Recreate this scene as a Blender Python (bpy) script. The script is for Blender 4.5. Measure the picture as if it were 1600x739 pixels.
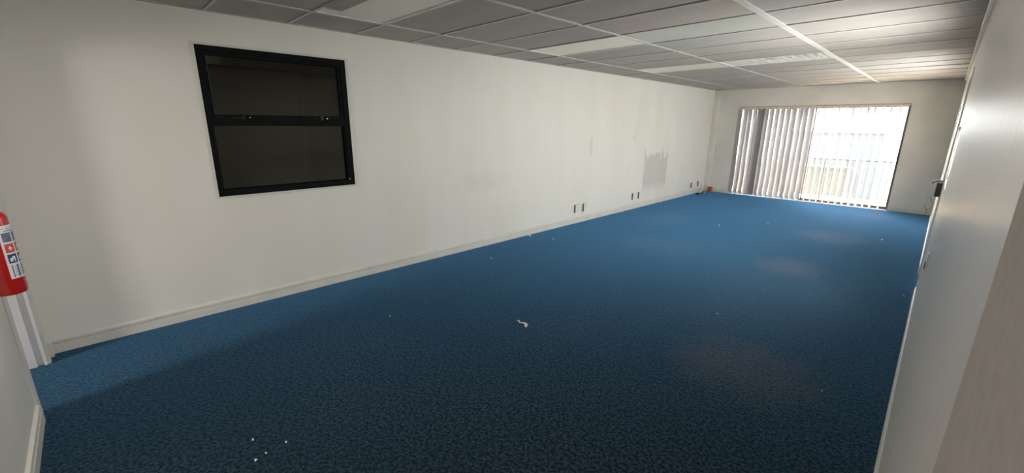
import bpy, math, random
from mathutils import Matrix, Vector
for _o in list(bpy.data.objects): bpy.data.objects.remove(_o)
S = bpy.context.scene
COL = S.collection
random.seed(7)
PI = math.pi
TH0 = 0.007

# ------------------------------------------------------------------ camera
# metric room: x = 0 at the camera, left wall x = -4.205, far wall y = 11.085, floor z = 0
cam_d = bpy.data.cameras.new('camera'); cam = bpy.data.objects.new('camera', cam_d); COL.objects.link(cam)
cam_d.sensor_width = 36; cam_d.lens = 661.83 / 1600 * 36; cam_d.clip_start = 0.01
_r = Vector((0.70191, 0.712234, 0.006678)); _u = Vector((-0.186145, 0.17438, 0.966924)); _f = Vector((-0.687511, 0.679937, -0.254978))
cam.matrix_world = Matrix(((_r.x, _u.x, -_f.x, 0), (_r.y, _u.y, -_f.y, 0), (_r.z, _u.z, -_f.z, 1.593), (0, 0, 0, 1)))
S.camera = cam

# ------------------------------------------------------------------ light
S.view_settings.view_transform = 'Standard'; S.view_settings.look = 'None'
S.view_settings.gamma = 1; S.view_settings.exposure = 1.2; S.view_settings.use_curve_mapping = False
W = bpy.data.worlds.new('sky'); S.world = W; W.use_nodes = True
wn = W.node_tree.nodes; wl = W.node_tree.links; wn.clear()
_tc = wn.new('ShaderNodeTexCoord'); _sx = wn.new('ShaderNodeSeparateXYZ'); wl.new(_tc.outputs['Generated'], _sx.inputs[0])
_cr = wn.new('ShaderNodeValToRGB'); wl.new(_sx.outputs['Z'], _cr.inputs[0])
_cr.color_ramp.elements[0].position = 0.0; _cr.color_ramp.elements[0].color = (0.50, 0.49, 0.475, 1)
_cr.color_ramp.elements[1].position = 0.8; _cr.color_ramp.elements[1].color = (0.84, 0.92, 1.0, 1)
_bg = wn.new('ShaderNodeBackground'); _bg.inputs['Strength'].default_value = 12.5; wl.new(_cr.outputs[0], _bg.inputs[0])
_wo = wn.new('ShaderNodeOutputWorld'); wl.new(_bg.outputs[0], _wo.inputs[0])

def lamp(name, kind, loc, rot, energy, color=(1, 1, 1), **kw):
    d = bpy.data.lights.new(name, kind); d.energy = energy; d.color = color
    for k, v in kw.items(): setattr(d, k, v)
    o = bpy.data.objects.new(name, d); COL.objects.link(o); o.location = loc; o.rotation_euler = rot
    return o
# sun, high and from behind the building: warms the balcony slab and the house opposite
lamp('sun', 'SUN', (0, 20, 10), (math.radians(35), 0, math.radians(-96)), 48.0, (1.0, 0.87, 0.68), angle=0.01)
# guides the sky light through the patio opening (adds no light of its own)
_p = lamp('patio_opening_portal', 'AREA', (-2.155, 11.32, 1.01), (-PI / 2, 0, 0), 1, shape='RECTANGLE', size=3.0, size_y=2.05)
_p.data.cycles.is_portal = True
SIDE = ((4.45, 5.45, 1.15, 1.60), (7.2, 9.5, 1.45, 1.90))      # added unseen windows in the right wall, cut to let fill light in
for _a, _b, VZ0, VZ1 in SIDE:
    _p = lamp('added_window_portal', 'AREA', (0.25, (_a + _b) / 2, (VZ0 + VZ1) / 2), (0, PI / 2, TH0), 1, shape='RECTANGLE', size=VZ1 - VZ0, size_y=_b - _a)
    _p.data.cycles.is_portal = True
# added fill lamps set just behind the added windows of the right wall
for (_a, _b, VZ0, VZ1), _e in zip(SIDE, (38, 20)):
    lamp('side_fill_lamp', 'AREA', (0.115 - TH0 * (_a + _b) / 2, (_a + _b) / 2, (VZ0 + VZ1) / 2), (0, PI / 2, TH0), _e, (1.0, 0.965, 0.91), shape='RECTANGLE', size=VZ1 - VZ0, size_y=_b - _a)
# lamp burning in the adjoining room, seen only through the left doorway
lamp('adjoining_room_lamp', 'AREA', (-2.75, -3.9, 1.55), (math.radians(78), 0, math.radians(0)), 38, (1.0, 0.95, 0.88), shape='RECTANGLE', size=0.7, size_y=1.2)

# ------------------------------------------------------------------ materials
def mat(name, col, rough=0.6, metal=0.0, spec=0.5, noise=None, bump=None, sheen=None, trans=None, coat=0):
    """noise=(scale, col2, lo, hi, stretch)   bump=(scale, strength, distance, stretch)"""
    m = bpy.data.materials.new(name); m.use_nodes = True
    N, L = m.node_tree.nodes, m.node_tree.links
    b = N['Principled BSDF']
    b.inputs['Base Color'].default_value = (*col, 1); b.inputs['Roughness'].default_value = rough
    b.inputs['Metallic'].default_value = metal; b.inputs['Specular IOR Level'].default_value = spec
    b.inputs['Coat Weight'].default_value = coat
    tc = N.new('ShaderNodeTexCoord')
    def nz(scale, stretch, det=4):
        mp = N.new('ShaderNodeMapping'); mp.inputs['Scale'].default_value = stretch or (1, 1, 1)
        L.new(tc.outputs['Object'], mp.inputs[0])
        t = N.new('ShaderNodeTexNoise'); t.inputs['Scale'].default_value = scale; t.inputs['Detail'].default_value = det
        L.new(mp.outputs[0], t.inputs[0]); return t.outputs['Fac']
    if noise:
        sc, c2, lo, hi, st = noise
        r = N.new('ShaderNodeMapRange'); r.inputs['From Min'].default_value = lo; r.inputs['From Max'].default_value = hi
        L.new(nz(sc, st), r.inputs['Value'])
        mx = N.new('ShaderNodeMix'); mx.data_type = 'RGBA'
        mx.inputs['A'].default_value = (*col, 1); mx.inputs['B'].default_value = (*c2, 1)
        L.new(r.outputs[0], mx.inputs['Factor']); L.new(mx.outputs['Result'], b.inputs['Base Color'])
    if bump:
        sc, stg, dist, st = bump
        bp = N.new('ShaderNodeBump'); bp.inputs['Strength'].default_value = stg; bp.inputs['Distance'].default_value = dist
        L.new(nz(sc, st), bp.inputs['Height']); L.new(bp.outputs[0], b.inputs['Normal'])
    if sheen:
        b.inputs['Sheen Weight'].default_value = sheen[0]; b.inputs['Sheen Roughness'].default_value = sheen[1]
        b.inputs['Sheen Tint'].default_value = (*sheen[2], 1)
    if trans:
        t = N.new('ShaderNodeBsdfTranslucent'); t.inputs[0].default_value = (*trans[1], 1)
        ms = N.new('ShaderNodeMixShader'); ms.inputs[0].default_value = trans[0]
        L.new(b.outputs[0], ms.inputs[1]); L.new(t.outputs[0], ms.inputs[2]); L.new(ms.outputs[0], N['Material Output'].inputs[0])
    return m

def glass_mat(name, tint, rough=0.0, refl=1.5):
    m = bpy.data.materials.new(name); m.use_nodes = True
    N, L = m.node_tree.nodes, m.node_tree.links; N.remove(N['Principled BSDF'])
    t = N.new('ShaderNodeBsdfTransparent'); t.inputs[0].default_value = (*tint, 1)
    g = N.new('ShaderNodeBsdfGlossy'); g.inputs['Roughness'].default_value = rough
    # Schlick reflectance that is the same from both faces of a pane
    ge = N.new('ShaderNodeNewGeometry'); dp = N.new('ShaderNodeVectorMath'); dp.operation = 'DOT_PRODUCT'
    L.new(ge.outputs['Normal'], dp.inputs[0]); L.new(ge.outputs['Incoming'], dp.inputs[1])
    def mth(op, a, b=0.0):
        n = N.new('ShaderNodeMath'); n.operation = op; n.use_clamp = op in ('SUBTRACT', 'ADD')
        for k_, v_ in enumerate((a, b)):
            if isinstance(v_, float): n.inputs[k_].default_value = v_
            else: L.new(v_, n.inputs[k_])
        return n
    f = mth('ADD', mth('MULTIPLY', mth('POWER', mth('SUBTRACT', 1.0, mth('ABSOLUTE', dp.outputs['Value']).outputs[0]).outputs[0], 5.0).outputs[0], 0.96).outputs[0], 0.04)
    x = N.new('ShaderNodeMixShader'); L.new(f.outputs[0], x.inputs[0]); L.new(t.outputs[0], x.inputs[1]); L.new(g.outputs[0], x.inputs[2])
    L.new(x.outputs[0], N['Material Output'].inputs[0]); return m

def node_helpers(m):
    N, L = m.node_tree.nodes, m.node_tree.links
    def put(sock, v):
        if isinstance(v, bpy.types.NodeSocket): L.new(v, sock)
        elif isinstance(v, tuple) and len(v) == 3 and sock.type == 'RGBA': sock.default_value = (*v, 1)
        else: sock.default_value = v
    def math_(op, a, b=0.0, clamp=False):
        n = N.new('ShaderNodeMath'); n.operation = op; n.use_clamp = clamp; put(n.inputs[0], a); put(n.inputs[1], b); return n.outputs[0]
    def ss(v, lo, hi):          # smoothstep
        n = N.new('ShaderNodeMapRange'); n.interpolation_type = 'SMOOTHSTEP'
        put(n.inputs['Value'], v); put(n.inputs['From Min'], lo); put(n.inputs['From Max'], hi); return n.outputs[0]
    def mix(f, a, b):
        n = N.new('ShaderNodeMix'); n.data_type = 'RGBA'; put(n.inputs['Factor'], f); put(n.inputs['A'], a); put(n.inputs['B'], b); return n.outputs['Result']
    def noise(vec, scale, det=4, stretch=None):
        if stretch:
            mp = N.new('ShaderNodeMapping'); mp.inputs['Scale'].default_value = stretch; L.new(vec, mp.inputs[0]); vec = mp.outputs[0]
        n = N.new('ShaderNodeTexNoise'); n.inputs['Scale'].default_value = scale; n.inputs['Detail'].default_value = det
        L.new(vec, n.inputs[0]); return n.outputs['Fac']
    return N, L, math_, ss, mix, noise

def left_wall_mat():
    m = bpy.data.materials.new('left_wall_paint'); m.use_nodes = True
    N, L, M, ss, mix, noise = node_helpers(m)
    b = N['Principled BSDF']; b.inputs['Roughness'].default_value = 0.45; b.inputs['Specular IOR Level'].default_value = 0.35
    tc = N.new('ShaderNodeTexCoord').outputs['Object']; sp = N.new('ShaderNodeSeparateXYZ'); L.new(tc, sp.inputs[0])
    Y, Z = sp.outputs['Y'], sp.outputs['Z']
    base = mix(ss(noise(tc, 1.3, 3, (1, 1.6, 0.5)), 0.35, 0.65), (0.80, 0.775, 0.72), (0.83, 0.81, 0.765))
    # grey brushed-over patch with a ragged top beside the far sockets
    rag = noise(tc, 9, 3, (1, 1, 0.25)); e = noise(tc, 5, 3)
    top = M('ADD', 0.70, M('MULTIPLY', rag, 0.72))
    inside = M('MULTIPLY', M('MULTIPLY', ss(M('ADD', Y, M('MULTIPLY', e, 0.12)), 7.86, 7.92), ss(Y, 8.84, 8.80)),
               M('MULTIPLY', ss(M('SUBTRACT', top, Z), 0.0, 0.06), ss(Z, 0.2, 0.5)))
    base = mix(M('MULTIPLY', inside, 0.9), base, (0.60, 0.585, 0.55))
    # faint smear further along and two small scuffs
    dy = M('POWER', M('DIVIDE', M('SUBTRACT', Y, 3.55), 0.6), 2.0); dz = M('POWER', M('DIVIDE', M('SUBTRACT', Z, 0.86), 0.2), 2.0)
    sm = ss(M('ADD', M('ADD', dy, dz), M('MULTIPLY', e, 1.4)), 1.6, 0.6)
    base = mix(M('MULTIPLY', sm, 0.3), base, (0.66, 0.645, 0.60))
    for (yc, zc, ry, rz) in ((7.39, 1.37, 0.04, 0.09), (6.95, 1.6, 0.02, 0.05), (7.85, 1.63, 0.03, 0.06), (6.0, 1.25, 0.05, 0.2)):
        a = M('POWER', M('DIVIDE', M('SUBTRACT', Y, yc), ry), 2.0); c = M('POWER', M('DIVIDE', M('SUBTRACT', Z, zc), rz), 2.0)
        base = mix(M('MULTIPLY', ss(M('ADD', a, c), 1.2, 0.2), 0.3), base, (0.5, 0.48, 0.44))
    L.new(base, b.inputs['Base Color'])
    bp = N.new('ShaderNodeBump'); bp.inputs['Strength'].default_value = 0.25; bp.inputs['Distance'].default_value = 0.003
    L.new(noise(tc, 14, 4), bp.inputs['Height']); L.new(bp.outputs[0], b.inputs['Normal'])
    return m

def carpet_mat():
    m = bpy.data.materials.new('blue_carpet'); m.use_nodes = True
    N, L, M, ss, mix, noise = node_helpers(m)
    b = N['Principled BSDF']; b.inputs['Roughness'].default_value = 0.95; b.inputs['Specular IOR Level'].default_value = 0.03
    tc = N.new('ShaderNodeTexCoord').outputs['Object']; sp = N.new('ShaderNodeSeparateXYZ'); L.new(tc, sp.inputs[0])
    X, Y = sp.outputs['X'], sp.outputs['Y']
    n1 = noise(tc, 58, 4); n2 = noise(tc, 190, 2); big = noise(tc, 0.9, 4)
    base = mix(ss(n1, 0.38, 0.62), (0.003, 0.0055, 0.007), (0.037, 0.064, 0.088))
    base = mix(M('MULTIPLY', ss(n2, 0.5, 0.72), 0.6), base, (0.075, 0.105, 0.145))
    base = mix(M('MULTIPLY', ss(n2, 0.46, 0.3), 0.7), base, (0.003, 0.008, 0.014))
    base = mix(M('MULTIPLY', ss(big, 0.4, 0.65), 0.25), base, (0.010, 0.022, 0.033))
    # worn brownish areas where the traffic went
    for (xc, yc, rx, ry, k) in ((-1.1, 5.66, 0.42, 0.5, 0.55), (-1.05, 7.72, 0.55, 0.55, 0.6), (-0.72, 2.95, 0.55, 0.5, 0.45), (-0.75, 10.2, 0.4, 0.45, 0.5), (-3.3, 7.1, 0.5, 0.8, 0.35), (-2.6, 5.4, 0.8, 0.6, 0.25)):
        a = M('POWER', M('DIVIDE', M('SUBTRACT', X, xc), rx), 2.0); c = M('POWER', M('DIVIDE', M('SUBTRACT', Y, yc), ry), 2.0)
        w = ss(M('ADD', M('ADD', a, c), M('MULTIPLY', noise(tc, 5, 4), 1.2)), 1.7, 0.5)
        base = mix(M('MULTIPLY', M('MULTIPLY', w, k), ss(n1, 0.25, 0.6)), base, (0.125, 0.098, 0.08))
    L.new(base, b.inputs['Base Color'])
    b.inputs['Sheen Weight'].default_value = 0.7; b.inputs['Sheen Roughness'].default_value = 0.35
    b.inputs['Sheen Tint'].default_value = (0.17, 0.52, 1.0, 1)
    bp = N.new('ShaderNodeBump'); bp.inputs['Strength'].default_value = 0.9; bp.inputs['Distance'].default_value = 0.006
    L.new(M('ADD', n1, M('MULTIPLY', n2, 0.6)), bp.inputs['Height']); L.new(bp.outputs[0], b.inputs['Normal'])
    return m

M_ = {}
M_['wall_left'] = left_wall_mat()
M_['wall'] = mat('wall_paint', (0.82, 0.79, 0.73), 0.5, spec=0.35, noise=(1.5, (0.72, 0.695, 0.645), 0.35, 0.65, None), bump=(14, 0.2, 0.003, None))
M_['gloss_wall'] = mat('gloss_wall_paint', (0.74, 0.70, 0.645), 0.38, spec=0.35, noise=(3, (0.70, 0.67, 0.62), 0.35, 0.65, (1, 6, 0.4)), bump=(2.2, 0.5, 0.004, (1, 9, 0.35)))
M_['matt_wall'] = mat('matt_wall_paint', (0.46, 0.415, 0.375), 0.9, spec=0.2, noise=(40, (0.41, 0.37, 0.335), 0.35, 0.65, None), bump=(120, 0.3, 0.002, None))
M_['trim'] = mat('trim_paint', (0.74, 0.72, 0.67), 0.35, spec=0.4, noise=(5, (0.68, 0.66, 0.61), 0.4, 0.7, None))
M_['jamb'] = mat('jamb_paint', (0.68, 0.68, 0.70), 0.35, spec=0.5, noise=(5, (0.63, 0.63, 0.65), 0.4, 0.7, None))
M_['carpet'] = carpet_mat()
M_['slab'] = mat('ceiling_slab', (0.2, 0.2, 0.2), 0.9)
M_['tile'] = [mat('ceiling_tile_%s' % n, c, r, spec=0.15, noise=(2.0, tuple(v * 0.93 for v in c), 0.35, 0.65, (1, 3, 1)), bump=(45, 0.08, 0.001, None))
              for n, c, r in (('grey', (0.51, 0.48, 0.465), 0.85), ('warm_grey', (0.53, 0.49, 0.465), 0.8), ('cool_grey', (0.495, 0.475, 0.47), 0.85))]
M_['tile_pale'] = mat('ceiling_tile_pale', (0.62, 0.62, 0.585), 0.35, noise=(2, (0.58, 0.58, 0.55), 0.35, 0.65, None))
M_['wide_bar'] = mat('white_wide_grid_bar', (0.82, 0.81, 0.79), 0.3, spec=0.5, noise=(8, (0.76, 0.75, 0.73), 0.4, 0.7, None))
M_['tbar'] = mat('white_grid_bar', (0.66, 0.645, 0.625), 0.4, spec=0.4, noise=(8, (0.60, 0.585, 0.565), 0.4, 0.7, None))
M_['diffuser'] = mat('cream_diffuser', (0.94, 0.92, 0.83), 0.35, noise=(4, (0.91, 0.89, 0.80), 0.35, 0.65, None))
M_['fitting'] = mat('white_fitting_enamel', (0.93, 0.925, 0.90), 0.3, noise=(4, (0.8, 0.79, 0.75), 0.4, 0.7, None))
M_['mirror'] = mat('satin_aluminium_louvre', (0.92, 0.92, 0.91), 0.18, metal=1.0, noise=(6, (0.86, 0.86, 0.86), 0.4, 0.7, None))
M_['tube'] = mat('fluorescent_tube_glass', (0.95, 0.95, 0.95), 0.2, noise=(4, (0.9, 0.9, 0.9), 0.4, 0.7, None))
M_['black'] = mat('black_window_frame', (0.006, 0.0075, 0.008), 0.65, spec=0.08, noise=(20, (0.009, 0.010, 0.010), 0.4, 0.7, None))
M_['dark_room'] = mat('dim_room_paint', (0.68, 0.63, 0.57), 0.8, noise=(1.5, (0.62, 0.575, 0.52), 0.4, 0.7, None))
M_['dark_room_top'] = mat('dim_room_bulkhead', (0.38, 0.36, 0.32), 0.8, noise=(1.5, (0.34, 0.32, 0.28), 0.4, 0.7, None))
M_['dark_post'] = mat('dim_room_post', (0.72, 0.68, 0.62), 0.6, noise=(6, (0.66, 0.62, 0.56), 0.4, 0.7, None))
M_['glass'] = glass_mat('clear_glass', (0.93, 0.95, 0.94))
M_['smoke_glass'] = glass_mat('smoked_glass', (0.8, 0.8, 0.78))
M_['bronze'] = mat('bronze_aluminium', (0.17, 0.125, 0.10), 0.4, metal=0.5, noise=(12, (0.13, 0.10, 0.08), 0.4, 0.7, None))
M_['vane'] = mat('white_blind_fabric', (0.53, 0.515, 0.52), 0.85, spec=0.12, noise=(160, (0.49, 0.475, 0.48), 0.35, 0.65, None), trans=(0.004, (0.82, 0.80, 0.79)))
M_['vane_dimmed'] = mat('dimmed_blind_fabric', (0.26, 0.25, 0.253), 0.85, spec=0.08, noise=(160, (0.235, 0.226, 0.229), 0.35, 0.65, None), trans=(0.001, (0.5, 0.49, 0.49)))  # darker base colour stands in for less daylight passing the doubled vane
M_['rail'] = mat('blind_rail_enamel', (0.70, 0.60, 0.55), 0.4, noise=(8, (0.62, 0.52, 0.47), 0.4, 0.7, None))
M_['white_plastic'] = mat('white_plastic', (0.82, 0.82, 0.80), 0.3, noise=(15, (0.78, 0.78, 0.755), 0.4, 0.7, None))
M_['grey_plastic'] = mat('grey_plastic', (0.20, 0.195, 0.19), 0.45, noise=(15, (0.17, 0.165, 0.16), 0.4, 0.7, None))
M_['dark'] = mat('black_plastic', (0.015, 0.015, 0.016), 0.4, noise=(15, (0.025, 0.025, 0.025), 0.4, 0.7, None))
M_['chrome'] = mat('worn_chrome', (0.72, 0.70, 0.67), 0.25, metal=1.0, noise=(15, (0.6, 0.58, 0.55), 0.4, 0.7, None))
M_['dark_metal'] = mat('dark_metal', (0.12, 0.105, 0.095), 0.35, metal=0.8, noise=(15, (0.09, 0.08, 0.07), 0.4, 0.7, None))
M_['wood'] = mat('orange_brown_wood', (0.42, 0.17, 0.05), 0.55, noise=(9, (0.30, 0.11, 0.03), 0.35, 0.65, (1, 1, 8)))
M_['pink'] = mat('pale_pink_cable', (0.80, 0.66, 0.62), 0.45, noise=(20, (0.74, 0.6, 0.56), 0.4, 0.7, None))
M_['paper'] = mat('white_paper', (0.95, 0.95, 0.94), 0.7, noise=(80, (0.8, 0.8, 0.79), 0.4, 0.7, None))
M_['red'] = mat('red_enamel', (0.50, 0.016, 0.012), 0.22, noise=(6, (0.44, 0.012, 0.01), 0.4, 0.7, None), coat=0.4)
M_['label'] = mat('label_white', (0.78, 0.78, 0.80), 0.4, noise=(12, (0.74, 0.74, 0.76), 0.4, 0.7, None))
M_['label_blue'] = mat('label_blue', (0.025, 0.035, 0.14), 0.4, noise=(40, (0.03, 0.045, 0.17), 0.4, 0.7, None))
M_['label_red'] = mat('label_red', (0.62, 0.07, 0.05), 0.4, noise=(40, (0.56, 0.06, 0.045), 0.4, 0.7, None))
M_['label_grey'] = mat('label_grey', (0.22, 0.24, 0.30), 0.4, noise=(40, (0.26, 0.28, 0.33), 0.4, 0.7, None))
M_['concrete'] = mat('balcony_concrete', (0.62, 0.47, 0.31), 0.9, noise=(3, (0.55, 0.41, 0.27), 0.35, 0.65, None))
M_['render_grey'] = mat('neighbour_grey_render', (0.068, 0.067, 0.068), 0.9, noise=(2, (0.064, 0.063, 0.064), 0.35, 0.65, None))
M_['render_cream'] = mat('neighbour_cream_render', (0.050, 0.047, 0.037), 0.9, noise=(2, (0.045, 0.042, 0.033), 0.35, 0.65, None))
M_['ground'] = mat('outside_paving', (0.16, 0.155, 0.145), 0.95, noise=(1.2, (0.14, 0.135, 0.125), 0.35, 0.65, None))
M_['steel'] = mat('grey_painted_steel', (0.05, 0.05, 0.052), 0.5, noise=(10, (0.04, 0.04, 0.042), 0.4, 0.7, None))

# ------------------------------------------------------------------ mesh helpers
class MB:
    def __init__(s): s.v = []; s.f = []; s.smooth = []
    def add(s, vs, fs, sm=False):
        o = len(s.v); s.v += [tuple(v) for v in vs]; s.f += [tuple(i + o for i in f) for f in fs]; s.smooth += [sm] * len(fs); return s
    def box(s, x0, x1, y0, y1, z0, z1):
        return s.add([(x0, y0, z0), (x1, y0, z0), (x1, y1, z0), (x0, y1, z0), (x0, y0, z1), (x1, y0, z1), (x1, y1, z1), (x0, y1, z1)],
                     [(0, 3, 2, 1), (4, 5, 6, 7), (0, 1, 5, 4), (1, 2, 6, 5), (2, 3, 7, 6), (3, 0, 4, 7)])
    def prism(s, prof, a, b, place):        # profile points (p, q) swept from a to b; place(p, q, t) -> xyz
        n = len(prof); vs = [place(p, q, a) for p, q in prof] + [place(p, q, b) for p, q in prof]
        return s.add(vs, [tuple(range(n))[::-1], tuple(range(n, 2 * n))] + [(i, (i + 1) % n, (i + 1) % n + n, i + n) for i in range(n)])
    def tube(s, pts, r, n=10, cap=True):
        pts = [Vector(p) for p in pts]; rings = []; prev = None
        for i, p in enumerate(pts):
            t = (pts[min(i + 1, len(pts) - 1)] - pts[max(i - 1, 0)]).normalized()
            if prev is None: a = t.orthogonal().normalized()
            else: a = (prev - t * prev.dot(t)).normalized()
            prev = a; b = t.cross(a); rr = r[i] if isinstance(r, (list, tuple)) else r
            rings.append([p + (a * math.cos(2 * PI * k / n) + b * math.sin(2 * PI * k / n)) * rr for k in range(n)])
        vs = [q for g in rings for q in g]; fs = []
        for i in range(len(rings) - 1):
            for k in range(n):
                k2 = (k + 1) % n; fs.append((i * n + k, i * n + k2, (i + 1) * n + k2, (i + 1) * n + k))
        if cap: fs += [tuple(range(n))[::-1], tuple(range((len(rings) - 1) * n, len(rings) * n))]
        return s.add(vs, fs, True)
    def lathe(s, prof, cx, cy, n=32):       # (radius, z)
        vs = []; fs = []
        for r, z in prof:
            for k in range(n): vs.append((cx + r * math.cos(2 * PI * k / n), cy + r * math.sin(2 * PI * k / n), z))
        for i in range(len(prof) - 1):
            for k in range(n):
                k2 = (k + 1) % n; fs.append((i * n + k, i * n + k2, (i + 1) * n + k2, (i + 1) * n + k))
        fs += [tuple(range(n))[::-1], tuple(range((len(prof) - 1) * n, len(prof) * n))]
        return s.add(vs, fs, True)
    def shell(s, cx, cy, r0, r1, a0, a1, z0, z1, n=8):     # a curved label lying on a cylinder
        vs = []; fs = []
        for k in range(n + 1):
            a = a0 + (a1 - a0) * k / n; c, d = math.cos(a), math.sin(a)
            vs += [(cx + r0 * c, cy + r0 * d, z0), (cx + r1 * c, cy + r1 * d, z0), (cx + r1 * c, cy + r1 * d, z1), (cx + r0 * c, cy + r0 * d, z1)]
        for k in range(n):
            for j in range(4): fs.append((k * 4 + j, k * 4 + (j + 1) % 4, k * 4 + 4 + (j + 1) % 4, k * 4 + 4 + j))
        fs += [(0, 1, 2, 3), (n * 4 + 3, n * 4 + 2, n * 4 + 1, n * 4)]
        return s.add(vs, fs, True)
    def mesh(s, name, m):
        me = bpy.data.meshes.new(name); me.from_pydata(s.v, [], s.f); me.materials.append(m)
        me.polygons.foreach_set('use_smooth', s.smooth); me.update()
        import bmesh
        b = bmesh.new(); b.from_mesh(me); bmesh.ops.recalc_face_normals(b, faces=b.faces); b.to_mesh(me); b.free()
        if any(s.smooth): me.set_sharp_from_angle(angle=math.radians(40))
        return me
    def build(s, name, m, parent=None, loc=(0, 0, 0), rot=(0, 0, 0), bevel=0, kind=None):
        o = bpy.data.objects.new(name, s.mesh(name, m)); COL.objects.link(o); o.location = loc; o.rotation_euler = rot
        if parent: o.parent = parent
        if bevel:
            b = o.modifiers.new('bevel', 'BEVEL'); b.width = bevel; b.segments = 2; b.limit_method = 'ANGLE'
        if kind: o['kind'] = kind
        return o
def inst(name, me, parent, loc=(0, 0, 0), rot=(0, 0, 0)):
    o = bpy.data.objects.new(name, me); COL.objects.link(o); o.parent = parent; o.location = loc; o.rotation_euler = rot; return o
def tag(o, label, cat, group=None):
    o['label'] = label; o['category'] = cat
    if group: o['group'] = group
    return o
def empty(name, loc=(0, 0, 0), rz=0, kind=None):
    o = bpy.data.objects.new(name, None); COL.objects.link(o); o.location = loc; o.rotation_euler = (0, 0, rz); o.empty_display_size = 0.1
    if kind: o['kind'] = kind
    return o
def box(*a): return MB().box(*a)

XL, YF, YN, H = -4.205, 11.085, -0.44, 2.426
XR = 0.059                  # right wall face at y = 0; the wall runs 0.4 degrees off square
TH = 0.007
ST = 'structure'

# ------------------------------------------------------------------ floor, walls
floor = box(-4.36, 0.22, -0.6, YF + 0.16, -0.05, 0.0).build('floor', M_['carpet'], kind=ST)
WY0, WY1, WZ0, WZ1 = 0.701, 1.918, 0.978, 2.192     # dark window, plaster opening
w = MB().box(XL - 0.15, XL, YN - 0.15, WY0, 0, 2.6).box(XL - 0.15, XL, WY1, YF + 0.15, 0, 2.6)
w.box(XL - 0.15, XL, WY0, WY1, 0, WZ0).box(XL - 0.15, XL, WY0, WY1, WZ1, 2.6)
w.build('wall_left', M_['wall_left'], kind=ST)
PX0, PX1, PZ1 = -3.655, -0.655, 2.03                # patio opening
w = MB().box(XL, PX0, YF, YF + 0.15, 0, 2.6).box(PX1, 0.3, YF, YF + 0.15, 0, 2.6).box(PX0, PX1, YF, YF + 0.15, PZ1, 2.6)
w.build('wall_far', M_['wall'], kind=ST)
DX0, DX1, DZ1 = -4.04, -3.30, 2.04                  # doorway in the near wall
w = MB().box(XL, DX0, YN - 0.15, YN, 0, 2.6).box(DX1, 0.3, YN - 0.15, YN, 0, 2.6).box(DX0, DX1, YN - 0.15, YN, DZ1, 2.6)
w.build('wall_near', M_['wall'], kind=ST)
# right wall: local frame along the wall, face at local x = 0
RW = (XR, 0, 0); RR = (0, 0, TH)
GY = 0.62                   # vertical joint between plain pier and glossy wall
R2Y0, R2Y1 = 5.55, 6.40     # door in the right wall
w = MB()
cuts = sorted(list(SIDE) + [(R2Y0, R2Y1, 0, 2.04)])
yy = GY
for a, b, z0, z1 in cuts:
    w.box(0, 0.15, yy, a, 0, 2.6); yy = b
    w.box(0, 0.15, a, b, z1, 2.6)
    if z0 > 0: w.box(0, 0.15, a, b, 0, z0)
w.box(0, 0.15, yy, YF + 0.05, 0, 2.6)
wr = w.build('wall_right', M_['gloss_wall'], loc=RW, rot=RR, kind=ST)
box(-0.001, 0.15, YN, GY - 0.006, 0, 2.6).build('pier', M_['matt_wall'], wr)
box(0.008, 0.15, GY - 0.006, GY, 0, 2.6).build('joint_strip', M_['dark'], wr)

# adjoining room beyond the doorway
a = MB().box(-4.5, 0.5, -4.5, -0.59, 2.43, 2.5).box(-4.6, -4.5, -4.5, -0.59, 0, 2.5).box(0.5, 0.6, -4.5, -0.59, 0, 2.5).box(-4.6, 0.6, -4.6, -4.5, 0, 2.5)
a.build('wall_adjoining', M_['wall'], kind=ST)
box(-4.6, 0.6, -4.6, -0.6, -0.05, -0.001).build('floor_adjoining', M_['carpet'], kind=ST)

# ------------------------------------------------------------------ skirtings
SK = [(0, 0), (0.016, 0), (0.017, 0.070), (0.002, 0.0705), (0.002, 0.0815), (0.014, 0.0815), (0.012, 0.096), (0.004, 0.102), (0, 0.102)]
b = empty('baseboard_left', (XL, 0, 0), kind=ST)
for y0, y1 in ((-0.424, 4.884), (4.887, 8.2), (8.202, YF - 0.005)):
    MB().prism(SK, y0, y1, lambda p, q, t: (p, t, q)).build('skirting_length', M_['trim'], b)
b = empty('baseboard_far', (0, YF, 0), kind=ST)
for x0, x1 in ((-4.07, PX0 - 0.03), (PX1 + 0.03, -0.02)):
    MB().prism([(p * 0.85, q * 0.85) for p, q in SK], x0, x1, lambda p, q, t: (t, -p, q)).build('skirting_length', M_['trim'], b)
b = empty('baseboard_right', RW, TH, kind=ST)
SKR = [(p * 0.75, q) for p, q in SK]
for y0, y1 in ((0.05, 3.1), (3.102, R2Y0 - 0.06), (R2Y1 + 0.06, YF - 0.05)):
    MB().prism(SKR, y0, y1, lambda p, q, t: (-p, t, q)).build('skirting_length', M_['trim'], b)
b = empty('baseboard_near', (0, YN, 0), kind=ST)
MB().prism(SK, DX1 + 0.07, XR - 0.03, lambda p, q, t: (t, p * 1.2, q)).build('skirting_length', M_['trim'], b)
box(XL + 0.017, XL + 0.075, 0, 0.03, 0, 0.105).build('corner_block', M_['trim'], b, bevel=0.003)

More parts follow.
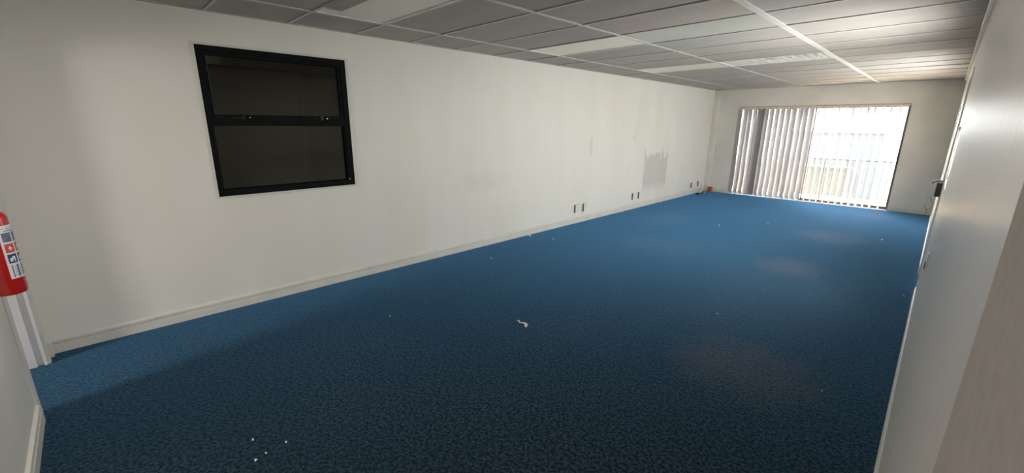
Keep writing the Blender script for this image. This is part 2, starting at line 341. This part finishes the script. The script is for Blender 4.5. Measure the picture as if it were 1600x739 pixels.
# ceiling edge trims
t = empty('trim_1', RW, TH, kind=ST)        # cornice strip along the right wall
for y0, y1 in ((-0.3, 4.2), (4.203, 8.0), (8.003, YF - 0.05)):
    box(-0.027, 0, y0, y1, H - 0.045, H - 0.001).build('cornice_length', M_['trim'], t, bevel=0.004)
t = empty('trim_2', (XL, 0, 0), kind=ST)    # thin shadow angle along the left wall
box(0, 0.018, YN, YF, H - 0.006, H - 0.001).build('wall_angle', M_['tile'][0], t)
t = empty('trim_3', (0, YF, 0), kind=ST)
box(XL, 0, -0.018, 0, H - 0.006, H - 0.001).build('wall_angle', M_['tile'][0], t)

# ------------------------------------------------------------------ doorway lining (left)
d = empty('door_3', (DX0, YN, 0), kind=ST)
lw = DX1 - DX0
MB().box(0.0, 0.02, -0.15, -0.045, 0, DZ1).box(0.0, 0.02, -0.014, 0.002, 0, DZ1).box(0.0, 0.002, -0.045, -0.014, 0, DZ1).build('jamb', M_['jamb'], d, bevel=0.002)
box(lw - 0.02, lw, -0.15, 0.002, 0, DZ1).build('jamb', M_['jamb'], d, bevel=0.002)
box(0.02, lw - 0.02, -0.15, 0.002, DZ1 - 0.02, DZ1).build('head_jamb', M_['jamb'], d, bevel=0.002)
box(0.02, 0.032, -0.15, -0.135, 0, DZ1 - 0.02).build('door_stop', M_['jamb'], d)
AR = [(0, 0), (0.07, 0), (0.07, 0.010), (0.055, 0.016), (0.045, 0.010), (0.02, 0.018), (0.0, 0.018)]
MB().prism(AR, 0.0, DZ1 + 0.05, lambda p, q, t: (0.01 - p, q, t)).build('architrave', M_['trim'], d)
MB().prism(AR, 0.0, DZ1 + 0.05, lambda p, q, t: (lw - 0.01 + p, q * 0.5, t)).build('architrave', M_['trim'], d)
MB().prism(AR, -0.06, lw + 0.06, lambda p, q, t: (t, q, DZ1 - 0.01 + p)).build('architrave', M_['trim'], d)

# ------------------------------------------------------------------ ceiling
ceil = box(-4.36, 0.3, -0.6, YF + 0.16, 2.53, 2.60).build('ceiling', M_['slab'], kind=ST)
GX = [XL + 0.002, -3.633, -2.418, -1.191, 0.062]
GYS = [YN + 0.002] + [2.023 + 0.6 * k for k in range(-4, 16)] + [YF - 0.002]
LIGHTS = {(2, 1): 'lit', (1, 4): 'notched', (1, 8): 'plain', (1, 12): 'plain', (2, 12): 'louvre'}
PALE = {(2, 8)}
tcache = {}
def tile_mesh(w, l, mi):
    k = (round(w, 3), round(l, 3), mi)
    if k not in tcache:
        e = 0.006
        m = M_['tile_pale'] if mi == 9 else M_['tile'][mi]
        mb = MB(); x, y = w / 2 - 0.006, l / 2 - 0.006
        # tegular edge: face drops a little below its rim
        mb.box(-x, x, -y, y, 0.004, 0.014); mb.box(-x + 0.008, x - 0.008, -y + 0.008, y - 0.008, -0.003, 0.005)
        tcache[k] = mb.mesh('ceiling_tile', m)
    return tcache[k]
rt = random.Random(3)
for i in range(4):
    for j in range(len(GYS) - 1):
        x0, x1, y0, y1 = GX[i], GX[i + 1], GYS[j], GYS[j + 1]
        if (i, j) in LIGHTS: continue
        mi = 9 if (i, j) in PALE else rt.randrange(3)
        tx = rt.uniform(-0.010, 0.010); ty = rt.uniform(-0.002, 0.002)
        inst('ceiling_tile', tile_mesh(x1 - x0, y1 - y0, mi), ceil, ((x0 + x1) / 2, (y0 + y1) / 2, H + 0.003 + rt.uniform(0, 0.003)), (tx, ty, 0))
for x, wd, dz in ((GX[1], 0.024, 0.0), (GX[2], 0.026, 0.001), (GX[3], 0.05, 0.004)):
    MB().box(x - wd / 2, x + wd / 2, YN, YF, H - 0.006 - dz, H - 0.002).box(x - 0.002, x + 0.002, YN, YF, H - 0.002, H + 0.045).build('main_bar', M_['wide_bar' if wd > 0.04 else 'tbar'], ceil)
cross = {}
for i in range(4):
    wd = GX[i + 1] - GX[i] - 0.03; k = round(wd, 2)
    if k not in cross:
        cross[k] = MB().box(-wd / 2, wd / 2, -0.010, 0.010, -0.006, -0.002).box(-wd / 2, wd / 2, -0.002, 0.002, -0.002, 0.03).mesh('cross_bar', M_['tbar'])
    for y in GYS[1:-1]:
        inst('cross_bar', cross[k], ceil, ((GX[i] + GX[i + 1]) / 2, y, H + 0.0006 + rt.uniform(-0.001, 0.001)), (0, rt.uniform(-0.001, 0.001), 0))

# ceiling light fittings
LBL = {(2, 1): 'added unseen ceiling light above the camera, lit as near fill',
       (1, 4): 'switched-off cream ceiling light nearest the camera with grey blanked corner',
       (1, 8): 'plain cream ceiling light panel between the nearest one and the louvred one',
       (1, 12): 'narrow-looking cream ceiling light beside the louvred light fitting',
       (2, 12): 'recessed ceiling light with shiny white curved louvre blades'}
for (i, j), kind in LIGHTS.items():
    x0, x1, y0, y1 = GX[i] + 0.012, GX[i + 1] - 0.013, GYS[j] + 0.012, GYS[j + 1] - 0.012
    cx, cy, hw, hl = (x0 + x1) / 2, (y0 + y1) / 2, (x1 - x0) / 2, (y1 - y0) / 2
    t = empty('ceiling_light', (cx, cy, H)); tag(t, LBL[i, j], 'ceiling light', 'recessed ceiling lights')
    hs = MB().box(-hw, hw, -hl, hl, 0.085, 0.095)
    hs.box(-hw, -hw + 0.006, -hl, hl, 0, 0.085).box(hw - 0.006, hw, -hl, hl, 0, 0.085).box(-hw + 0.006, hw - 0.006, -hl, -hl + 0.006, 0, 0.085).box(-hw + 0.006, hw - 0.006, hl - 0.006, hl, 0, 0.085)
    hs.build('housing', M_['fitting'], t)
    if kind != 'louvre':
        fr = 0.012
        f = MB().box(-hw, hw, -hl, -hl + fr, -0.005, 0).box(-hw, hw, hl - fr, hl, -0.005, 0).box(-hw, -hw + fr, -hl + fr, hl - fr, -0.005, 0).box(hw - fr, hw, -hl + fr, hl - fr, -0.005, 0)
        f.build('frame', M_['fitting'], t)
        box(-hw + fr, hw - fr, -hl + fr, hl - fr, 0.001, 0.006).build('diffuser', M_['diffuser'], t)
        if kind == 'lit':       # added fitting out of view, its lamp brightens the near end
            q = lamp('added_fill_lamp', 'AREA', (0, 0, -0.012), (0, 0, 0), 9, (1.0, 0.95, 0.88), shape='RECTANGLE', size=1.1, size_y=0.5); q.parent = t
        if kind == 'notched':
            o = box(-hw + 0.20, hw - 0.02, -hl + 0.002, -hl + 0.125, -0.012, -0.006).build('blank_strip', M_['tile'][0], t)
            o['label'] = 'grey blanking strip'
    else:
        f = MB().box(-hw, hw, -hl, -hl + 0.014, -0.005, 0).box(-hw, hw, hl - 0.014, hl, -0.005, 0).box(-hw, -hw + 0.014, -hl + 0.014, hl - 0.014, -0.005, 0).box(hw - 0.03, hw, -hl + 0.014, hl - 0.014, -0.005, 0)
        f.build('frame', M_['fitting'], t)
        e = -hw + 0.24
        box(-hw + 0.014, e, -hl + 0.014, hl - 0.014, 0.0, 0.006).build('end_plate', M_['diffuser'], t)
        for s in (-1, 0, 1):        # long reflector ridges between the tubes
            y = s * (hl - 0.03)
            MB().prism([(-0.03, 0.0), (0.03, 0.0), (0.008, 0.055), (-0.008, 0.055)] if s == 0 else ([(-0.016, 0), (0.012, 0.0), (0.03, 0.06), (-0.016, 0.06)] if s < 0 else [(0.016, 0), (0.016, 0.06), (-0.03, 0.06), (-0.012, 0.0)]),
                       e, hw - 0.03, lambda p, q, tt: (tt, y + p, q)).build('reflector', M_['fitting'], t)
        for s in (-1, 1):
            MB().tube([(e + 0.01, s * 0.14, 0.06), (hw - 0.04, s * 0.14, 0.06)], 0.013, 12).build('tube', M_['tube'], t)
        nb = 10
        for q in range(nb):
            if q == 3: continue
            bx = e + 0.05 + q * (hw - 0.08 - e - 0.05) / (nb - 1)
            prof = []
            for u in range(5): prof.append((0.022 * (1 - u / 4) ** 1.6 + 0.002, 0.05 * u / 4))
            prof = prof + [(-p, z) for p, z in prof[::-1]]
            MB().prism(prof, -hl + 0.03, hl - 0.03, lambda p, z, tt: (bx + p, tt, z - 0.002)).build('louvre_blade', M_['fitting'], t)

# ------------------------------------------------------------------ dark window in the left wall
wd = empty('window_1', (XL, 0, 0), kind=ST)
def ring(y0, y1, z0, z1, wy, wt, wb, x0, x1):
    return MB().box(x0, x1, y0, y1, z1 - wt, z1).box(x0, x1, y0, y1, z0, z0 + wb).box(x0, x1, y0, y0 + wy, z0 + wb, z1 - wt).box(x0, x1, y1 - wy, y1, z0 + wb, z1 - wt)
ring(0.699, 1.920, 0.976, 2.194, 0.022, 0.018, 0.018, -0.01, 0.008).build('plaster_bead', M_['trim'], wd)
ring(0.721, 1.898, 0.994, 2.176, 0.045, 0.04, 0.05, -0.11, -0.002).build('window_frame', M_['black'], wd)
box(-0.10, -0.004, 0.766, 1.853, 1.568, 1.640).build('transom', M_['black'], wd)
s = ring(0.768, 1.851, 1.641, 2.135, 0.02, 0.025, 0.018, -0.07, -0.012).build('sash', M_['black'], wd)
box(-0.045, -0.041, 0.788, 1.831, 1.659, 2.110).build('pane', M_['smoke_glass'], s)
box(-0.060, -0.056, 0.766, 1.853, 1.044, 1.568).build('pane', M_['smoke_glass'], wd)
box(-0.056, -0.040, 0.766, 0.771, 1.046, 1.566).build('glazing_gasket', M_['grey_plastic'], wd)
box(-0.041, -0.026, 0.788, 0.793, 1.661, 2.108).build('glazing_gasket', M_['grey_plastic'], wd)
for yy in (0.985, 1.63):
    c = MB().box(-0.004, 0.010, yy - 0.012, yy + 0.012, 1.622, 1.652).tube([(0.012, yy, 1.632), (0.02, yy - 0.03, 1.634), (0.022, yy - 0.085, 1.636)], 0.006, 8)
    h = c.build('catch_handle', M_['dark'], wd)
    MB().tube([(0.004, yy + 0.045, 1.637), (0.016, yy + 0.045, 1.637)], 0.006, 10).build('catch_pin', M_['chrome'], h)
MB().tube([(-0.004, 1.846, 1.055), (0.006, 1.846, 1.055)], 0.005, 8).build('catch_pin', M_['chrome'], wd)
# dim room behind the glass
n = MB().box(-1.4, -1.35, -0.6, 3.6, 0.2, 2.6).box(-1.35, -0.15, -0.65, -0.6, 0.2, 2.6).box(-1.35, -0.15, 3.6, 3.65, 0.2, 2.6).box(-1.35, -0.15, -0.6, 3.6, 0.15, 0.2).box(-1.35, -0.15, -0.6, 3.6, 2.5, 2.6)
n.build('dim_recess', M_['dark_room'], wd)
box(-1.35, -1.1, -0.6, 3.6, 2.16, 2.5).build('bulkhead', M_['dark_room_top'], wd)
box(-1.35, -1.31, 1.905, 1.955, 0.2, 2.16).build('post', M_['dark_post'], wd)

# ------------------------------------------------------------------ added side windows in the right wall, unseen, for the fill lamps
for n_, (a, b, VZ0, VZ1) in enumerate(SIDE):
    w2 = empty('window_%d' % (n_ + 2), RW, TH, kind=ST); c = round((b - a) / 1.3)
    for q in range(c):
        y0 = a + (b - a) / c * q; y1 = a + (b - a) / c * (q + 1)
        f = MB().box(0.012, 0.038, y0, y1, VZ1 - 0.03, VZ1).box(0.012, 0.038, y0, y1, VZ0, VZ0 + 0.03).box(0.012, 0.038, y0, y0 + 0.03, VZ0 + 0.03, VZ1 - 0.03).box(0.012, 0.038, y1 - 0.03, y1, VZ0 + 0.03, VZ1 - 0.03).build('window_frame', M_['trim'], w2)
        box(0.023, 0.027, y0 + 0.03, y1 - 0.03, VZ0 + 0.03, VZ1 - 0.03).build('pane', M_['glass'], f)

# ------------------------------------------------------------------ patio door with glass
pd = empty('door_1', (0, YF, 0), kind=ST)
def yring(x0, x1, z0, z1, wx, wz, y0, y1):
    return MB().box(x0, x1, y0, y1, z1 - wz, z1).box(x0, x1, y0, y1, z0, z0 + wz).box(x0, x0 + wx, y0, y1, z0 + wz, z1 - wz).box(x1 - wx, x1, y0, y1, z0 + wz, z1 - wz)
yring(PX0, PX1, 0.0, PZ1, 0.014, 0.02, 0.05, 0.14).build('door_frame', M_['bronze'], pd)
l1 = yring(PX0 + 0.014, -2.125, 0.02, PZ1 - 0.02, 0.026, 0.04, 0.06, 0.09).build('fixed_leaf', M_['bronze'], pd)
l2 = yring(-2.155, PX1 - 0.014, 0.02, PZ1 - 0.02, 0.026, 0.04, 0.095, 0.125).build('sliding_leaf', M_['bronze'], pd)
box(PX0 + 0.04, -2.151, 0.073, 0.077, 0.06, PZ1 - 0.06).build('pane', M_['glass'], l1)
box(-2.129, PX1 - 0.04, 0.108, 0.112, 0.06, PZ1 - 0.06).build('pane', M_['glass'], l2)
box(PX1 - 0.038, PX1 - 0.018, 0.06, 0.095, 0.95, 1.15).build('pull_handle', M_['dark'], l2, bevel=0.004)
yring(PX0 - 0.012, PX1 + 0.012, -0.01, PZ1 + 0.014, 0.012, 0.014, -0.004, 0.05).build('architrave', M_['trim'], pd)

# ------------------------------------------------------------------ vertical blinds
def vane_mesh(m, wdt=0.127, z0=0.03, z1=1.975):
    mb = MB(); n = 6
    for k in range(n):              # slightly curved slat with real thickness
        u0, u1 = k / n, (k + 1) / n
        q = [((u - 0.5) * wdt, 0.006 * (1 - (2 * u - 1) ** 2)) for u in (u0, u1)]
        (xa, ya), (xb, yb) = q; tk = 0.0012
        mb.add([(xa, ya, z0), (xb, yb, z0), (xb, yb, z1), (xa, ya, z1), (xa, ya + tk, z0), (xb, yb + tk, z0), (xb, yb + tk, z1), (xa, ya + tk, z1)],
               [(0, 1, 2, 3), (4, 7, 6, 5), (0, 4, 5, 1), (3, 2, 6, 7)] + ([(0, 3, 7, 4)] if k == 0 else []) + ([(1, 5, 6, 2)] if k == n - 1 else []), True)
    return mb.mesh('vane', m)
vm = vane_mesh(M_['vane']); vl = vane_mesh(M_['vane_dimmed'], 0.16)
wm = MB().box(-0.05, 0.05, -0.003, 0.005, 0.012, 0.04).mesh('vane_weight', M_['white_plastic'])
cm = MB().box(-0.012, 0.012, -0.004, 0.006, 1.97, 1.99).mesh('vane_hook', M_['white_plastic'])
rb = random.Random(11)
def blind(name, label, x0, x1, xs, chain):
    t = empty(name, (0, YF - 0.03, 0)); tag(t, label, 'blind', 'vertical blinds at the patio door')
    box(x0, x1, -0.02, 0.02, 1.985, 2.02).build('head_rail', M_['rail'], t, bevel=0.003)
    for x, ang, dimmed in xs:
        v = inst('vane', vl if dimmed else vm, t, (x, 0, 0), (rb.uniform(-0.004, 0.004), rb.uniform(-0.003, 0.003), ang))
        if dimmed: v['label'] = 'doubled vane, greyed for the light it holds back'
        inst('vane_weight', wm, v); inst('vane_hook', cm, v)
    for xa, xb in zip(xs[:-1], xs[1:]):
        if abs(xb[0] - xa[0]) < 0.16:
            mid = (xa[0] + xb[0]) / 2
            MB().tube([(xa[0], 0.012, 0.03), (mid, 0.012, 0.018), (xb[0], 0.012, 0.03)], 0.0016, 5).build('link_chain', M_['white_plastic'], t)
xs = [(-3.60 + 0.105 * k, math.radians(-26 + rb.uniform(-4, 4)), False) for k in range(4)]
xs += [(-3.165, math.radians(-6), True)]
xs += [(-3.05 + 0.107 * k, math.radians(-26 + rb.uniform(-5, 5)), False) for k in range(9)]
blind('vertical_blind', 'half-closed white vertical blind with one grey vane on left of patio door', PX0 + 0.01, -2.135, xs, True)
xs = [(-2.06 + 0.113 * k, math.radians(-66 + rb.uniform(-3, 3)), False) for k in range(11)] + [(-0.80, math.radians(-70), False)]
blind('vertical_blind', 'open white vertical blind with edge-on vanes on right of patio door', -2.125, PX1 - 0.01, xs, False)

# ------------------------------------------------------------------ corner trunking, wooden block, cables
t = empty('trunking', (XL, YF, 0)); tag(t, 'white boxed vertical trunking in the far left corner', 'trunking')
box(0.002, 0.115, -0.10, -0.002, 0.0, H - 0.12).build('trunk_cover', M_['wall'], t, bevel=0.006)
MB().prism([(0.002, H - 0.12), (0.115, H - 0.12), (0.06, H - 0.02), (0.002, H - 0.02)], -0.10, -0.002, lambda p, q, u: (p, u, q)).build('trunk_elbow', M_['trim'], t, bevel=0.004)
t = empty('wooden_block', (-4.03, YF - 0.155, 0)); tag(t, 'small orange-brown wooden block on the carpet by corner trunking', 'block')
box(-0.05, 0.05, -0.03, 0.035, 0, 0.13).build('block_body', M_['wood'], t, bevel=0.003)
box(-0.046, 0.046, -0.026, 0.031, 0.13, 0.134).build('block_cap', M_['wood'], t)

t = empty('power_cable', (XL + 0.10, 10.62, 0)); tag(t, 'pale pink cable with black plug lying in far left corner', 'cable')
MB().tube([(0.0, -0.12, 0.008), (0.03, -0.05, 0.05), (-0.01, 0.05, 0.12), (0.03, 0.12, 0.07), (0.06, 0.05, 0.01), (0.02, -0.02, 0.02), (-0.03, 0.08, 0.16), (-0.05, 0.02, 0.19)], 0.007, 8).build('cord', M_['pink'], t)
MB().tube([(0.05, 0.0, 0.006), (0.09, -0.15, 0.006), (0.05, -0.30, 0.006)], 0.005, 8).build('cord', M_['dark'], t)
MB().box(0.02, 0.07, -0.38, -0.30, 0, 0.045).build('plug', M_['dark'], t, bevel=0.008)
MB().box(0.0, 0.05, 0.0, 0.06, 0, 0.04).build('plug', M_['dark'], t, bevel=0.008)

# ------------------------------------------------------------------ wall sockets
def socket(y, z, w_, h_, label, parent_rot=None):
    t = empty('wall_socket', (XL, y, z)); tag(t, label, 'socket', 'surface-mounted wall sockets')
    MB().box(0, 0.030, -w_ / 2, w_ / 2, -h_ / 2, h_ / 2).build('back_box', M_['grey_plastic'], t, bevel=0.002)  # dark grey puts the shade on the box sides into the colour
    MB().box(0.030, 0.038, -w_ / 2 - 0.003, w_ / 2 + 0.003, -h_ / 2 - 0.003, h_ / 2 + 0.003).build('face_plate', M_['white_plastic'], t, bevel=0.002)
    for dz in (0.028, -0.022):
        MB().tube([(0.038, 0.0, dz), (0.0405, 0.0, dz)], 0.017, 14).build('socket_well', M_['white_plastic'], t)
        for dy, dd in ((-0.007, -0.004), (0.007, -0.004), (0, 0.008)):
            MB().tube([(0.0405, dy, dz + dd), (0.0412, dy, dz + dd)], 0.0028, 6).build('pin_hole', M_['dark'], t)
    for dy in (-0.028, 0.028):
        MB().box(0.038, 0.043, dy - 0.008, dy + 0.008, 0.0, 0.022).build('rocker_switch', M_['white_plastic'], t, bevel=0.001)
for y, z, l in ((5.66, 0.25, 'white wall socket nearest the camera, left one of the first pair'),
                (5.89, 0.245, 'white wall socket just right of the nearest one, first pair'),
                (7.50, 0.25, 'left wall socket of the middle pair, below the grey wall patch'),
                (7.73, 0.25, 'right wall socket of the middle pair, below the grey wall patch'),
                (10.22, 0.215, 'left wall socket of the pair beside the far corner'),
                (10.60, 0.225, 'wall socket closest to the far corner trunking, above pink cable')):
    socket(y, z, 0.105, 0.125, l)

# ------------------------------------------------------------------ door in the right wall, with lever handle and keys
d2 = empty('door_2', RW, TH, kind=ST)
box(0.004, 0.044, R2Y0 + 0.004, R2Y1 - 0.004, 0.005, 2.036).build('door_leaf', M_['gloss_wall'], d2)
MB().box(-0.006, 0, R2Y0 - 0.055, R2Y0, 0, 2.095).box(-0.006, 0, R2Y1, R2Y1 + 0.055, 0, 2.095).box(-0.006, 0, R2Y0, R2Y1, 2.04, 2.095).build('architrave', M_['trim'], d2, bevel=0.002)
HY = 5.72
bpz = box(-0.006, 0.004, HY - 0.022, HY + 0.022, 0.93, 1.16).build('backplate', M_['dark_metal'], d2, bevel=0.002)
MB().tube([(-0.006, HY, 1.10), (-0.05, HY, 1.105), (-0.066, HY + 0.008, 1.10), (-0.072, HY + 0.03, 1.085), (-0.07, HY + 0.08, 1.07), (-0.066, HY + 0.125, 1.065)], [0.011, 0.011, 0.011, 0.010, 0.009, 0.008], 10).build('lever_handle', M_['chrome'], d2)
box(-0.045, -0.006, HY - 0.018, HY + 0.018, 0.955, 1.085).build('lock_case', M_['dark_metal'], d2, bevel=0.004)
def lp(p):  # local to the right wall -> world
    c, s = math.cos(TH), math.sin(TH); return (XR + p[0] * c - p[1] * s, p[0] * s + p[1] * c, p[2])
k = empty('key_ring', lp((-0.045, HY, 0.945)), TH); tag(k, 'steel key ring with key hanging below the right door lever', 'keys')
MB().tube([(0.002, 0, 0.002), (-0.025, 0, 0.002)], 0.004, 8).build('key_shank', M_['chrome'], k)
pts = [(-0.022 + 0.022 * math.cos(a), 0.02 * math.sin(a), -0.062 + 0.06 * math.sin(a + PI / 2)) for a in [2 * PI * i / 20 for i in range(21)]]
pts = [(-0.024 + 0.02 * math.sin(2 * PI * i / 20), 0.012 * math.sin(2 * PI * i / 20), -0.062 + 0.06 * math.cos(2 * PI * i / 20)) for i in range(21)]
MB().tube(pts, 0.0035, 8, cap=False).build('ring', M_['chrome'], k)
MB().box(-0.027, -0.023, -0.011, 0.011, -0.145, -0.118).box(-0.026, -0.024, -0.004, 0.004, -0.18, -0.145).build('key', M_['dark_metal'], k)

t = empty('light_switch', lp((0, 3.55, 0.80)), TH); tag(t, 'small white socket box low on the glossy right wall', 'socket')
box(-0.009, 0, -0.04, 0.04, -0.055, 0.055).build('back_box', M_['white_plastic'], t, bevel=0.003)
box(-0.014, -0.009, -0.028, 0.028, -0.045, -0.005).build('rocker_switch', M_['grey_plastic'], t, bevel=0.002)
t.name = 'right_wall_socket'

# ------------------------------------------------------------------ fire extinguisher on the near wall
EX, EY = -2.905, -0.360; ER = 0.056; EB = 0.83
x = empty('fire_extinguisher', (EX, EY, EB)); tag(x, 'red fire extinguisher with white and blue label hung beside the doorway', 'extinguisher')
body = [(0.046, 0.0), (0.053, 0.004), (ER, 0.014), (ER, 0.345)]
for q in range(1, 9):
    a = q / 8 * PI / 2 * 0.92; body.append((ER * math.cos(a), 0.345 + 0.046 * math.sin(a)))
MB().lathe(body, 0, 0, 40).build('body', M_['red'], x)
MB().lathe([(0.016, 0.385), (0.018, 0.393), (0.018, 0.418), (0.013, 0.423), (0.013, 0.448)], 0, 0, 20).build('valve', M_['chrome'], x)
MB().prism([(-0.02, 0.448), (0.085, 0.468), (0.085, 0.475), (-0.02, 0.461)], -0.011, 0.011, lambda p, q, u: (-p, u, q)).build('carry_handle', M_['dark'], x, bevel=0.002)
MB().prism([(-0.02, 0.475), (0.095, 0.511), (0.095, 0.518), (-0.02, 0.485)], -0.011, 0.011, lambda p, q, u: (-p, u, q)).build('lever', M_['dark'], x, bevel=0.002)
MB().tube([(-0.014, 0, 0.408), (-0.05, 0.01, 0.413), (-0.075, 0.012, 0.37), (-0.073, 0.012, 0.18), (-0.068, 0.012, 0.10)], 0.008, 10).build('hose', M_['dark'], x)
MB().box(-0.03, 0.03, YN - EY + 0.001, YN - EY + 0.006, 0.10, 0.42).box(-0.012, 0.012, YN - EY + 0.006, -0.02, 0.395, 0.408).shell(0, 0, ER + 0.0005, ER + 0.003, math.radians(200), math.radians(340), 0.10, 0.125, 10).build('wall_bracket', M_['dark_metal'], x)
# label wraps the front; LA = angle where it starts (towards the camera), running to the far side
def LZ(z): return 0.076 + (z - 0.038) * 1.13
LA0, LA1 = math.radians(20), math.radians(150)
lab = MB().shell(0, 0, ER + 0.0002, ER + 0.0010, LA0, LA1, LZ(0.038), LZ(0.252), 18).build('label', M_['label'], x)
def patch(a0, a1, z0, z1, m, name='label_panel', lift=0):
    MB().shell(0, 0, ER + 0.0010, ER + 0.0015 + lift, math.radians(a0), math.radians(a1), LZ(z0), LZ(z1), 5).build(name, M_[m], lab)
for q in range(2): patch(34 + 6 * q, 140 - 22 * q, 0.238 - 0.010 * q, 0.242 - 0.010 * q, 'label_grey', 'text_line')
for (a0, a1) in ((28, 62), (70, 102), (110, 142)):
    for q in range(6): patch(a0, a1, 0.188 + 0.006 * q, 0.1925 + 0.006 * q, 'label_blue', 'text_line')
    patch(a0, a1, 0.144, 0.179, 'label_red'); patch(a0, a1, 0.101, 0.137, 'label_blue')
    c = (a0 + a1) / 2
    patch(c - 6, c + 8, 0.158, 0.164, 'label', 'pictogram', 0.0005); patch(c - 2, c + 3, 0.152, 0.170, 'label', 'pictogram', 0.0004)
    patch(c - 11, c - 2, 0.108, 0.122, 'label', 'pictogram', 0.0005); patch(c - 2, c + 9, 0.116, 0.128, 'label', 'pictogram', 0.0004); patch(c + 4, c + 9, 0.106, 0.117, 'label', 'pictogram', 0.0003)
patch(32, 142, 0.044, 0.094, 'label_blue')
for q in range(4): patch(38, 136 - 9 * (q % 2), 0.052 + 0.010 * q, 0.0545 + 0.010 * q, 'label_grey', 'text_line', 0.0004)

# ------------------------------------------------------------------ litter on the carpet
def strip_paper(name, loc, rz, pts, wdt, label, thick=0.0012):
    mb = MB(); vs = []; fs = []
    n = len(pts)
    for k, (px, py, pz, ww) in enumerate(pts):
        a = pts[min(k + 1, n - 1)]; b_ = pts[max(k - 1, 0)]
        dx, dy = a[0] - b_[0], a[1] - b_[1]; l = math.hypot(dx, dy) or 1; nx, ny = -dy / l * ww * wdt, dx / l * ww * wdt
        vs += [(px - nx, py - ny, pz), (px + nx, py + ny, pz + 0.004 * ww), (px + nx, py + ny, pz + thick + 0.004 * ww), (px - nx, py - ny, pz + thick)]
    for k in range(n - 1):
        for j in range(4): fs.append((k * 4 + j, k * 4 + (j + 1) % 4, k * 4 + 4 + (j + 1) % 4, k * 4 + 4 + j))
    fs += [(0, 1, 2, 3), ((n - 1) * 4 + 3, (n - 1) * 4 + 2, (n - 1) * 4 + 1, (n - 1) * 4)]
    mb.add(vs, fs); o = mb.build(name, M_['paper'], loc=loc, rot=(0, 0, rz)); tag(o, label, 'paper scrap', 'white litter on the carpet'); return o
strip_paper('paper_scrap', (-2.21, 2.318, 0.001), math.radians(3),
            [(-0.075, 0.018, 0.001, 0.35), (-0.058, 0.016, 0.006, 0.5), (-0.042, 0.002, 0.002, 0.45), (-0.02, 0.0, 0.005, 0.5), (0.005, 0.004, 0.010, 0.7), (0.03, 0.0, 0.012, 1.0), (0.05, -0.014, 0.007, 1.2), (0.056, -0.03, 0.001, 0.8)], 0.011,
            'largest torn white paper strip, curled on carpet mid-floor')
bits = [(-3.709, 3.316, 0.014, 'white shred on the carpet left of middle, third from the left skirting joint'),
        (-3.769, 4.571, 0.018, 'white crumb on carpet just out from the left skirting joint'),
        (-4.13, 4.46, 0.030, 'rolled white paper lying against the left skirting near its joint'),
        (-1.161, 3.686, 0.013, 'lone white speck on carpet right of the torn strip'),
        (-0.05, 5.431, 0.016, 'white speck on carpet close to the right wall skirting'),
        (-1.939, 8.043, 0.020, 'white scrap on far blue carpet before the left blind'),
        (-2.45, 7.25, 0.018, 'white fleck on far carpet towards the grey wall patch'),
        (-0.45, 8.05, 0.022, 'white scrap on far carpet near the right-hand corner'),
        (-0.28, 3.0, 0.010, 'white fleck on brown worn carpet near the right wall'),
        (-2.093, 0.325, 0.011, 'white crumb at the bottom edge of the picture, lowest of a close trio'),
        (-2.11, 0.375, 0.009, 'white crumb at the bottom of the picture, middle of a close trio'),
        (-2.259, 0.352, 0.011, 'brightest white crumb near the bottom, topmost of a close trio'),
        (-2.12, 0.47, 0.008, 'faint pale crumb just above right of the bottom trio'),
        (-3.1, 1.6, 0.008, 'tiny pale crumb on dark carpet below the dark window')]
rp = random.Random(5)
for bx, by, sz, lb in bits:
    a = rp.uniform(0, PI); s2 = sz
    strip_paper('paper_scrap', (bx, by, 0.001), a if sz < 0.03 else math.radians(75), [(-s2 * 0.6, 0, 0.0, 0.5), (-s2 * 0.2, s2 * 0.15, s2 * 0.25, 1.0), (s2 * 0.25, 0, s2 * 0.3, 0.9), (s2 * 0.6, -s2 * 0.1, 0.0, 0.5)], s2 * 0.42, lb, thick=0.002)

# ------------------------------------------------------------------ outside
bal = empty('balcony', (0, YF + 0.15, 0), kind=ST)
box(-5.5, 1.2, 0, 1.3, -0.2, -0.02).build('balcony_slab', M_['concrete'], bal)
rl = empty('balcony_railing', (0, YF + 0.62, -0.02)); tag(rl, 'thin grey steel railing outside behind the open right blind', 'railing')
box(-4.4, 0.6, -0.012, 0.012, 0.913, 0.935).build('top_rail', M_['steel'], rl)
box(-4.4, 0.6, -0.012, 0.012, 0.06, 0.085).build('bottom_rail', M_['steel'], rl)
bm = MB().box(-0.0045, 0.0045, -0.0045, 0.0045, 0.085, 0.913).mesh('baluster', M_['steel'])
for q in range(49): inst('baluster', bm, rl, (-4.3 + q * 0.1, 0, 0))
for xx in (-4.38, -1.9, 0.58): box(xx - 0.012, xx + 0.012, -0.012, 0.012, 0, 0.913).build('post', M_['steel'], rl)
box(-30, 25, YF + 1.45, 70, -3.2, -3.0).build('ground', M_['ground'], kind=ST)
nb = empty('neighbour_building', (-3.4, 20.5, -3.0)); tag(nb, 'pale grey flat-roofed building seen outside through open blind', 'building')
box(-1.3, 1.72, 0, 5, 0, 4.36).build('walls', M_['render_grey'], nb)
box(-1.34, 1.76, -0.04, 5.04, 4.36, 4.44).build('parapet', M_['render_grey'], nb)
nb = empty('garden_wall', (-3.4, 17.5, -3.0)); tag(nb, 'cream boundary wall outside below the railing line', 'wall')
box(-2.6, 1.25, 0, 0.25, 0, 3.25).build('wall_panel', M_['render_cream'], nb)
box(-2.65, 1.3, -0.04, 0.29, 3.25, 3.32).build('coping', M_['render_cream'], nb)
